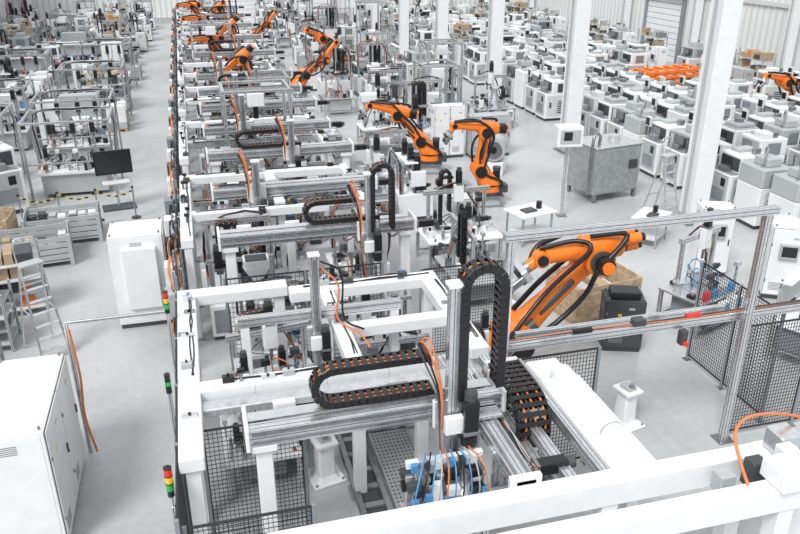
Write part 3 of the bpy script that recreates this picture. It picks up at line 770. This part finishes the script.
for x,y in((1.4,9.8),(6.75,9.85),(6.0,13.6),(9.6,16.5)): put('mounting_pedestal',pm,(x,y,0),12)
mb=MB()
zaxis(mb,1.5,10.6,1.0,3.5,1,.9,False)
mb.prof((.3,10.75,2.45),(2.9,10.75,2.45),.12,.16)
mb.tube([(1.6,10.6,3.3),(1.85,10.5,3.0),(1.8,10.4,2.5),(2.1,10.2,2.3),(2.2,9.9,2.2)],.016,OCABLE,6,5)
mb.tube([(1.6,10.6,3.4),(1.9,10.5,3.2),(1.9,10.4,2.5),(2.2,10.3,2.3)],.016,BLACK,6,5)
for x in(.4,2.8): mb.cb(x-.07,x+.07,10.7,10.85,.02,2.37,WHITE,.01)
put('pick_and_place_unit',mb)
st=[mesh('station_mesh%d'%i,station(100+i,1.6+.2*(i%3),1.3+.15*(i%2),1.2)) for i in range(8)]
md=[mesh('module_mesh%d'%i,module(200+i)) for i in range(4)]
put('assembly_station',st[0],(.85,11.4,0),8);put('assembly_station',st[1],(.45,10.3,0),90,.8)
put('assembly_station',st[3],(2.85,11.2,0),180,.85)
put('assembly_station',st[6],(4.6,11.0,0),90,.8);put('handling_module',md[1],(3.2,13.1,0),0,.75);put('handling_module',md[2],(1.0,13.2,0),0,.75)
put('safety_fence',fence((-.66,6.9),(-.66,12.5),2.1))
put('safety_fence',fence((-.6,7.0),(.85,7.0),1.9))
put('safety_fence',fence((-.36,8.45),(.95,8.45),2.15))
put('safety_fence',fence((4.2,9.05),(5.6,9.05),2.15))
put('safety_fence',fence((8.25,9.05),(10.9,9.05),2.15))
put('safety_fence',fence((9.15,9.3),(9.15,11.5),2.15))
put('safety_fence',fence((3.9,12.9),(5.6,12.9),2.0))
mb=MB()
mb.prof((4.0,9.0,0),(4.0,9.0,4.1),.1,.1);mb.prof((8.15,9.0,0),(8.15,9.0,4.1),.12,.12)
mb.prof((3.9,9.0,4.16),(8.3,9.0,4.16),.12,.12)
mb.prof((3.9,9.18,2.32),(12.5,9.18,2.32),.12,.14);mb.prof((4.4,9.5,2.3),(8.1,9.5,2.3),.08,.1)
mb.cyl((7.15,9.18,2.42),(7.4,9.18,2.42),.04,RED,12);mb.cyl((5.2,9.18,2.42),(5.5,9.18,2.42),.045,BLACK,12)
mb.cb(6.2,6.4,9.1,9.25,2.39,2.5,DGREY,.01);mb.cb(7.0,7.12,9.0,9.12,2.0,2.25,DGREY,.01);mb.cyl((7.06,8.99,2.05),(7.06,8.93,2.05),.04,RED,10)
mb.bundle([(4.1,9.18,2.41),(5.5,9.2,2.41),(7,9.16,2.41),(9,9.2,2.41),(12,9.18,2.41)],.011,3,r0,.02)
for x in(4.0,8.15): mb.cb(x-.14,x+.14,8.86,9.14,0,.02,STEEL)
put('aluminium_portal_frame',mb)
put('industrial_robot',robot(.05,46,187,30,1.28,LGREY,True,1.62,.8,.95,2.),(4.95,11.7,0),-4)
mb=MB()
mb.prof((-2.28,11.45,0),(-2.28,11.45,2.42),.06,.06);mb.prof((-.75,11.45,0),(-.75,11.45,2.42),.06,.06)
mb.prof((-2.3,11.45,2.44),(-.72,11.45,2.44),.06,.05)
mb.tube([(-2.24,11.4,2.35),(-2.2,11.38,1.5),(-2.24,11.35,.8),(-2.15,11.3,.1)],.02,OCABLE,6,4)
tower(mb,-.75,11.38,2.3,1.2)
put('gate_frame',mb)
mb=MB();mb.prof((-.74,7.6,0),(-.74,7.6,1.75),.05,.05);tower(mb,-.74,7.6,1.75,1.3);put('signal_tower',mb)
mb=MB();mb.prof((-.74,9.4,0),(-.74,9.4,2.2),.05,.05)
mb.cyl((-.74,9.4,2.2),(-.74,9.4,2.5),.04,BLACK,12);mb.cyl((-.74,9.4,2.32),(-.74,9.4,2.38),.042,GRN,12);put('signal_tower',mb)
mb=cabinet(2.1,.95,2.0,2,WHITE);put('electrical_cabinet',mb,(-2.83,10.25,0),90)
mb=cabinet(.95,1.1,2.15,1,WHITE,.1);mb.cb(-.62,-.47,-.4,.3,.5,1.9,WHITE,.02);put('electrical_cabinet',mb,(-1.5,16.3,0),90)
mb=cabinet(.8,.6,1.5,1,WHITE,.1,True)
put('control_cabinet',mb,(-1.25,17.9,0),90)
mb=MB()
mb.cb(-.78,-.70,0,5.4,.05,.14,ALU,.004)
for k in range(5):
    y=.4+k*1.1
    mb.prof((-.74,y,0),(-.74,y,1.9),.045,.045)
    m=[LGREY,WHITE,DGREY,WHITE,GREY][k];mb.cb(-.95,-.74,y-.2,y+.2,1.0+.1*(k%2),1.5+.12*k%2,m,.01)
    mb.cb(-.955,-.95,y-.1,y+.1,1.15,1.4,[SCREEN,GREY,LGREY,BLUE,DGREY][k])
    mb.bundle([(-.8,y,1.0),(-.85,y+.05,.6),(-.8,y+.1,.2),(-.75,y+.6,.12)],.013,4,r0)
    mb.bundle([(-.8,y,1.45),(-.82,y+.2,1.9),(-.78,y+.5,2.0),(-.75,y+.8,1.6)],.012,3,r0)
jb=mesh('junction_mesh',mb)
put('junction_box_row',jb,(.15,14.0,0))

# ------------------------------------------------------------------ following cells
gm=[mesh('gantry_mesh%d'%i,gantry(.0,3.9,0,2.5,a,1.2,b,True,1.,c,.2,zc,hc)) for i,(a,b,c,zc,hc) in enumerate(((1.2,3.6,.3,False,False),(2.9,3.7,1.9,True,True),(2.2,3.4,1.0,False,True),(1.0,3.3,.4,False,False)))]
pt=[mesh('portal_mesh%d'%i,portal(w,h,d)) for i,(w,h,d) in enumerate(((1.6,3.3,1.2),(1.9,3.7,1.6),(1.4,3.0,1.6)))]
fms=[]
for q in range(3):
    mb=MB();rr=random.Random(q)
    tb(mb,-.1,.15,0,4.6,T);tb(mb,.15,4.2,4.3,4.6,T);tb(mb,4.0,4.2,0,4.3,T);tb(mb,.15,4.0,1.5+.2*q,1.75+.2*q,T,.2,WHITE if q!=1 else ALU)
    if q!=2: tb(mb,2.0,2.25,1.9,4.3,T)
    deco(mb,rr,-.1,.15,.1,4.5,T,10);deco(mb,rr,.2,4.1,4.32,4.58,T,10);deco(mb,rr,4.,4.2,.1,4.2,T,8);deco(mb,rr,.2,3.9,1.6,1.72,T,8)
    for x in(0.03,2.12,4.1):
        for y in(.1,1.72,4.45): mb.cb(x-.08,x+.08,y-.08,y+.08,.02,T-.2,WHITE,.01);mb.cb(x-.15,x+.15,y-.15,y+.15,0,.03,STEEL)
    mb.prof((.2,3.1,2.0),(3.9,3.1,2.0),.1,.12)
    mb.bundle([(.2,3.1,2.08),(1.5,3.12,2.08),(2.6,3.08,2.08),(3.9,3.1,2.08)],.014,5,rr,.03)
    fms.append(mesh('machine_frame2_%d'%q,mb))
fl=mesh('fence_long',fence((0,0),(0,5.6),2.1,.08,.004))
fs=mesh('fence_short',fence((0,0),(3,0),2.1,.08,.004))
cv=mesh('conveyor_mesh',conveyor(4.2))
cabs=[mesh('cab_mesh%d'%i,cabinet(w,d,h,n,m,.1,p)) for i,(w,d,h,n,m,p) in enumerate(((1.2,.5,2.0,2,WHITE,False),(.8,.6,1.8,1,WHITE,True),(1.6,.6,1.6,2,LGREY,False),(.7,.7,1.3,1,WHITE2,True)))]
rb=[mesh('robot_mesh%d'%i,robot(*a)) for i,a in enumerate(((.35,48,12,-60,1.0),(.45,40,25,-80,1.05),(.35,96,5,-65,.98),(.9,70,-40,-30,1.0),(.8,30,45,-90,1.0),(1.0,55,0,-50,1.0)))]
RB=[(8.0,25.6,165,0),(8.75,21.7,172,2),(3.0,34.7,178,3),(5.0,37.6,12,4),(2.2,41.4,180,5),(3.3,47.3,170,3),(1.9,52,190,5),(4.0,53.4,20,4),(3.2,59.0,180,3),(1.6,61.5,185,5),(2.6,66,170,4),(25.6,27.6,180,0),(8.9,47,200,1)]
for x,y,rz,m in RB: put('industrial_robot',rb[m],(x,y,0),rz)
def nearrb(x,y,d=1.5): return any((x-a)**2+(y-b)**2<d*d for a,b,_,_ in RB)
ys=[14.1,20.3,26.5,32.7,38.9,45.1,51.3,57.5,63.7]
for i,y in enumerate(ys):
    rr=random.Random(i)
    put('linear_gantry',gm[(1,2,0,3,2,0,3,1,0)[i]],(.2,y,0))
    put('machine_frame',fms[i%3],(-.45,y+.8,0))
    put('safety_fence',fl,(-.66,y-.6,0))
    put('junction_box_row',jb,(0,y-.2,0))
    put('safety_fence',fs,(.2,y-.9,0))
    for k,(x,yy) in enumerate(((.6,1.5),(2.9,1.6),(.8,3.9),(2.9,4.1),(3.4,2.8),(1.6,2.8))):
        if nearrb(x,y+yy-.3): continue
        if k in(0,3,4) : put('handling_module',md[(i+k*3)%4],(x,y+yy-.3,0),rr.choice((0,90,180,0)),rr.uniform(.75,.95))
        else: put('assembly_station',st[(i*3+k)%8],(x,y+yy-.3,0),rr.choice((0,90,180,270)),rr.uniform(.8,1.05))
    if i in(1,2,4): put('aluminium_portal_frame',pt[i%3],(rr.uniform(1.0,3.0),y+rr.uniform(2,3.6),0))
    if i!=0 and i!=3: put('conveyor',cv,(5.0,y+2.2,0),0)
    if i in(0,1,2): put('linear_gantry',gm[(3,0,2)[i]],(.2,y+3.1,0),0,.98)
# ------------------------------------------------------------------ specific right-hand things
put('control_cabinet',cabs[1],(13.0,13.6,0),-30);put('control_cabinet',cabs[3],(14.2,15.0,0),-90)
put('control_cabinet',cabs[1],(12.2,15.2,0),-20)
put('electrical_cabinet',cabs[2],(15.2,13.6,0),-70)
mb=woodcrate();put('wooden_crate',mb,(8.3,14.0,0),8)
mb=cabinet(.8,.6,1.15,1,DGREY,.08);mb.cb(-.3,.3,-.2,.2,1.15,1.3,BLACK,.02);put('hydraulic_power_unit',mb,(8.1,12.4,0),-20)
mb=station(301,1.5,1.1,1.)
for k in range(4): mb.cb(-.55+k*.3,-.4+k*.3,-.5,-.4,.84,1.02,[RED,BLUE,LGREY,BLUE][k],.01)
put('test_station',mb,(10.3,12.9,0),20)
put('workbench',mesh('bench2',bench(9)),(11.6,11.2,0),30)
mb=MB()
for sx in(-1,1):
    for sy in(-1,1): mb.prof((sx*.5,sy*.35,0),(sx*.5,sy*.35,.85),.05,.05)
mb.cb(-.6,.6,-.45,.45,.85,.9,WHITE,.01);mb.cb(-.3,.1,-.2,.1,.9,.95,DGREY,.01);mb.cyl((.3,0,.9),(.3,0,1.1),.08,BLACK,12);mb.cb(-.5,.5,-.35,.35,.25,.28,WHITE2)
tm=mesh('work_table',mb)
put('work_table',tm,(8.7,18.4,0),15);put('work_table',tm,(11.9,17.4,0),40,.9)
mb=MB()
for sx in(-1,1):
    for sy in(-1,1): mb.cb(sx*.8-.05,sx*.8+.05,sy*.65-.05,sy*.65+.05,0,.3,STEEL)
mb.cb(-.9,.9,-.7,.7,.25,1.75,GALV,.03)
for k in range(3): mb.cb(-.86+k*.59,-.32+k*.59,-.715,-.7,.33,1.68,GALV,.008)
mb.cb(-.92,.92,-.72,.72,1.75,1.8,ALU,.01);mb.cyl((.3,0,1.8),(.3,0,1.95),.2,ALU,16);mb.tube([(-.6,-.4,1.8),(-.6,-.4,2.1),(-1.,-.6,2.1),(-1.05,-.6,.3)],.05,STEEL,8,4)
mb.cb(.4,.75,-.74,-.715,1.0,1.3,DGREY,.01)
put('sheet_metal_machine_housing',mb,(12.7,21.6,0),10)
lm=mesh('ladder',ladder(2.0))
put('step_ladder',lm,(13.2,18.9,0),20);put('step_ladder',lm,(-3.45,15.2,0),30);put('step_ladder',lm,(12.2,30,0),60)
mb=MB();mb.prof((0,0,0),(0,0,2.3),.09,.09);mb.cb(-.15,.15,-.15,.15,0,.02,STEEL)
mb.cb(-.38,.38,-.25,.2,2.2,2.8,WHITE,.02);mb.cb(-.3,.3,-.26,-.25,2.3,2.7,LGREY);mb.cb(-.2,.05,-.265,-.26,2.4,2.65,SCREEN)
put('control_terminal',mb,(10.5,20,0),-10)
mb=MB();pallet(mb,0,0,0,3.8,1.4)
for k in range(4):
    z=.16+k*.3
    for sy in(-.5,.5): mb.cb(-1.9,1.9,sy-.07,sy+.07,z,z+.14,ORANGE,.02)
    for i in range(6): mb.cb(-1.7+i*.68-.06,-1.7+i*.68+.06,-.55,.55,z+.14,z+.24,ORANGE if k!=1 else WOOD,.02)
om=mesh('orange_stack',mb)
put('stacked_orange_rails',om,(24.6,36.6,0),10);put('stacked_orange_rails',om,(24.2,32.6,0),15,.9)
racks=[mesh('rack_mesh%d'%i,rack(i)) for i in range(5)]
pals=[mesh('pallet_mesh%d'%i,pallet_load(i)) for i in range(6)]
bens=[mesh('bench_mesh%d'%i,bench(i)) for i in range(3)]
crt=mesh('crate_mesh',gitter());crw=mesh('crate_wood',woodcrate());crb=mesh('crate_mesh_b',gitter(1.9,1.1,.85,None,4,True))
mb=MB();mb.cb(-.35,.35,-.4,.4,0,.5,WHITE,.02);mb.cyl((0,-.45,.95),(0,.2,.95),.42,LGREY,24);mb.cyl((0,-.5,.95),(0,-.45,.95),.3,STEEL,24);mb.cyl((0,-.56,.95),(0,-.5,.95),.12,BLACK,16);mb.cb(-.3,.3,-.3,.3,.5,.7,LGREY,.02)
im=mesh('rotary_indexer',mb)
put('rotary_indexer',im,(7.2,20.6,0),10);put('rotary_indexer',im,(10.2,24.8,0),-30)
put('assembly_station',st[2],(6.3,17.5,0),0);put('assembly_station',st[5],(5.9,15.4,0),90,.9);put('control_cabinet',cabs[3],(6.8,19.0,0),0)
put('handling_module',md[3],(6.1,21.5,0),90,.9);put('handling_module',md[1],(6.0,23.6,0),0,.9)
# ------------------------------------------------------------------ right machinery rows
hm=[mesh('housing_mesh%d'%i,housing(i)) for i in range(5)]
for c in range(5):
    x=16.0+c*1.95
    for k in range(23):
        y=16.6+k*1.3+(c%2)*.3
        t=R.random()
        if c>=3 and 30.5<y<38.5: continue
        if t<.04: continue
        if t<.10: tryput('loaded_pallet',R.choice(pals),(x,y,0),90);continue
        if t<.17: tryput('control_cabinet',cabs[R.choice((1,3))],(x,y,0),R.choice((0,-90)));continue
        tryput('machine_housing',hm[R.randrange(5)],(x+R.uniform(-.05,.05),y,0),R.choice((-90,-90,-90,90)),1,0.)
for k in range(200):
    x=R.uniform(24.8,29.2);y=R.uniform(15,76);t=R.random()
    if t<.25: tryput('storage_rack',R.choice(racks),(28.6,y,0),90)
    elif t<.5: tryput('loaded_pallet',R.choice(pals),(x,y,0),R.choice((0,90)))
    elif t<.6: tryput('electrical_cabinet',R.choice(cabs),(x,y,0),-90)
    elif t<.75: tryput('wooden_crate',crw,(x,y,0),R.choice((0,90)))
    else: tryput('machine_housing',R.choice(hm),(x,y,0),-90)
for k in range(420):
    x=R.uniform(15.3,29.5);y=R.uniform(47,76.5)
    t=R.random()
    if t<.3: tryput('electrical_cabinet',R.choice(cabs),(x,y,0),R.choice((0,90,-90)))
    elif t<.55: tryput('machine_housing',R.choice(hm),(x,y,0),R.choice((0,-90)))
    elif t<.7: tryput('storage_rack',R.choice(racks),(x,y,0),R.choice((0,90)))
    elif t<.85: tryput('assembly_station',R.choice(st),(x,y,0),R.choice((0,90)))
    else: tryput('loaded_pallet',R.choice(pals),(x,y,0),R.choice((0,90)))
# ------------------------------------------------------------------ middle right field
for iy in range(220):
    y=R.uniform(24,76);x=R.uniform(6.2,12.9)
    if y<30 and x>10.8: continue
    t=R.random()
    if t<.35: tryput('assembly_station',R.choice(st),(x,y,0),R.choice((0,90,180,270)),R.uniform(.85,1.1))
    elif t<.55: tryput('handling_module',R.choice(md),(x,y,0),R.choice((0,90,180)))
    elif t<.7: tryput('electrical_cabinet',R.choice(cabs),(x,y,0),R.choice((0,90,180)))
    elif t<.8: tryput('machine_housing',R.choice(hm),(x,y,0),-90)
    elif t<.88: tryput('aluminium_portal_frame',R.choice(pt),(x,y,0))
    elif t<.93: tryput('safety_fence',fs,(x-1.2,y,0))
    else: tryput('workbench',R.choice(bens),(x,y,0),90)
# ------------------------------------------------------------------ left area
put('storage_rack',mesh('rack_l',rack(3,1.5,.8,1.5,4)),(-4.5,17.4,0),10)
put('storage_rack',mesh('rack_l2',rack(2,1.2,.8,1.3,4)),(-4.75,15.8,0),0)
put('storage_rack',mesh('rack_l3',rack(1,1.3,.7,1.2,3)),(-4.7,13.9,0),0)
put('transport_crate',crb,(-4.5,20.3,0),8);put('transport_crate',crt,(-3.9,21.9,0),5)
put('transport_crate',crw,(-6.0,21.7,0),0);put('transport_crate',crb,(-6.7,20.1,0),0)
mb=MB();mb.cb(-.5,.5,-.3,.3,0,.05,DGREY,.01);mb.prof((0,0,.05),(0,0,1.5),.08,.08);mb.cb(-.55,.55,-.06,.02,1.1,1.85,BLACK,.02);mb.cb(-.5,.5,-.065,-.06,1.15,1.8,SCREEN);mb.cb(-.4,.4,-.35,0,.85,.9,WHITE2,.01)
put('monitor_stand',mb,(-2.6,24.3,0),10)
mb=MB()
for k in range(4):
    x=-5.2+k*1.05;mb.cyl((x,23.2,0),(x,23.2,.03),.14,BLACK,14);mb.cyl((x,23.2,.03),(x,23.2,.95),.022,GREY,8);mb.cyl((x,23.2,.95),(x,23.2,1.0),.035,BLACK,8)
for k in range(30):
    t=k/30;x=-5.2+3.15*t;s=(t*3)%1;z=.9-.18*math.sin(math.pi*s)
    mb.bx((x+.05,23.2,z),(.1,.012,.04),[YEL,BLACK][k%2])
put('barrier_chain',mb)
mb=MB()
for sx in(-1,1):
    for sy in(-1,1): mb.prof((sx*1.3,sy*1.0,0),(sx*1.3,sy*1.0,2.5),.07,.07)
    mb.prof((sx*1.3,-1.0,2.5),(sx*1.3,1.0,2.5),.07,.07)
for sy in(-1,1):
    mb.prof((-1.3,sy*1.,2.5),(1.3,sy*1.,2.5),.07,.07);mb.prof((-1.3,sy*1.,1.2),(1.3,sy*1.,1.2),.05,.05)
mb.cb(-1.1,1.1,-.8,.8,.75,.82,WHITE,.01);mb.cb(-1.,1.,-.7,.7,.1,.75,LGREY,.02)
rr=random.Random(77);parts(mb,rr,-1.,1.,-.75,.75,.82,34)
for x in(-.6,.1,.7): mb.prof((x,0,.82),(x,0,2.45),.06,.06);servo(mb,(x,-.1,1.9),(0,0,1),1.5)
for k in range(4): mb.tube([(-1.2+.02*k,.9,.9),(-1.2,.9+.02*k,2.4),(0,.9,2.5+.02*k),(1.2,.9,2.4),(1.2,.9+.02*k,1)],.014,[BLACK,DGREY,BLACK,LGREY][k],5,3)
af=mesh('alu_enclosure',mb)
for x,y in((-4.0,26.6),(-4.2,30.0),(-7.4,28.0),(-4.2,37),(-7.5,33),(-11,30),(-4.3,45),(-8,42)): put('enclosed_assembly_machine',af,(x,y,0))
put('machine_housing',hm[0],(-6.1,25.0,0),30,1.1)
for k in range(620):
    x=R.uniform(-14.2,-3.1);y=R.uniform(24.2,76)
    if x>-3.4 and y<30: continue
    t=R.random()
    if t<.15: tryput('storage_rack',R.choice(racks),(x,y,0),R.choice((0,90)))
    elif t<.25: tryput('loaded_pallet',R.choice(pals),(x,y,0),R.choice((0,90)))
    elif t<.4: tryput('electrical_cabinet',R.choice(cabs),(x,y,0),R.choice((0,90,180)))
    elif t<.6: tryput('assembly_station',R.choice(st),(x,y,0),R.choice((0,90,180)))
    elif t<.75: tryput('handling_module',R.choice(md),(x,y,0),R.choice((0,90,180)))
    elif t<.85: tryput('machine_housing',R.choice(hm),(x,y,0),R.choice((0,90)))
    elif t<.93: tryput('workbench',R.choice(bens),(x,y,0),R.choice((0,90)))
    else: tryput('transport_crate',R.choice((crt,crb)),(x,y,0),R.choice((0,90)))

# ------------------------------------------------------------------ light, world, camera
w=bpy.data.worlds.new('hall_daylight');bpy.context.scene.world=w;w.use_nodes=True
bg=w.node_tree.nodes['Background'];bg.inputs[0].default_value=(.95,.975,1,1);bg.inputs[1].default_value=1.02
l=bpy.data.lights.new('roof_daylight','SUN');l.energy=2.7;l.angle=20*D2R;l.color=(1,.995,.98)
o=bpy.data.objects.new('roof_daylight',l);o.location=(10,20,30);o.rotation_euler=(26*D2R,-30*D2R,0);bpy.context.scene.collection.objects.link(o)
c=bpy.data.cameras.new('camera');c.sensor_width=36;c.lens=764/800*36;c.clip_end=300;c.clip_start=.1
o=bpy.data.objects.new('camera',c);o.location=(0,0,8);o.rotation_euler=((90-23.8)*D2R,0,-15.08*D2R);bpy.context.scene.collection.objects.link(o)
bpy.context.scene.camera=o
try:
    bpy.context.scene.view_settings.view_transform='Standard'
except Exception: pass
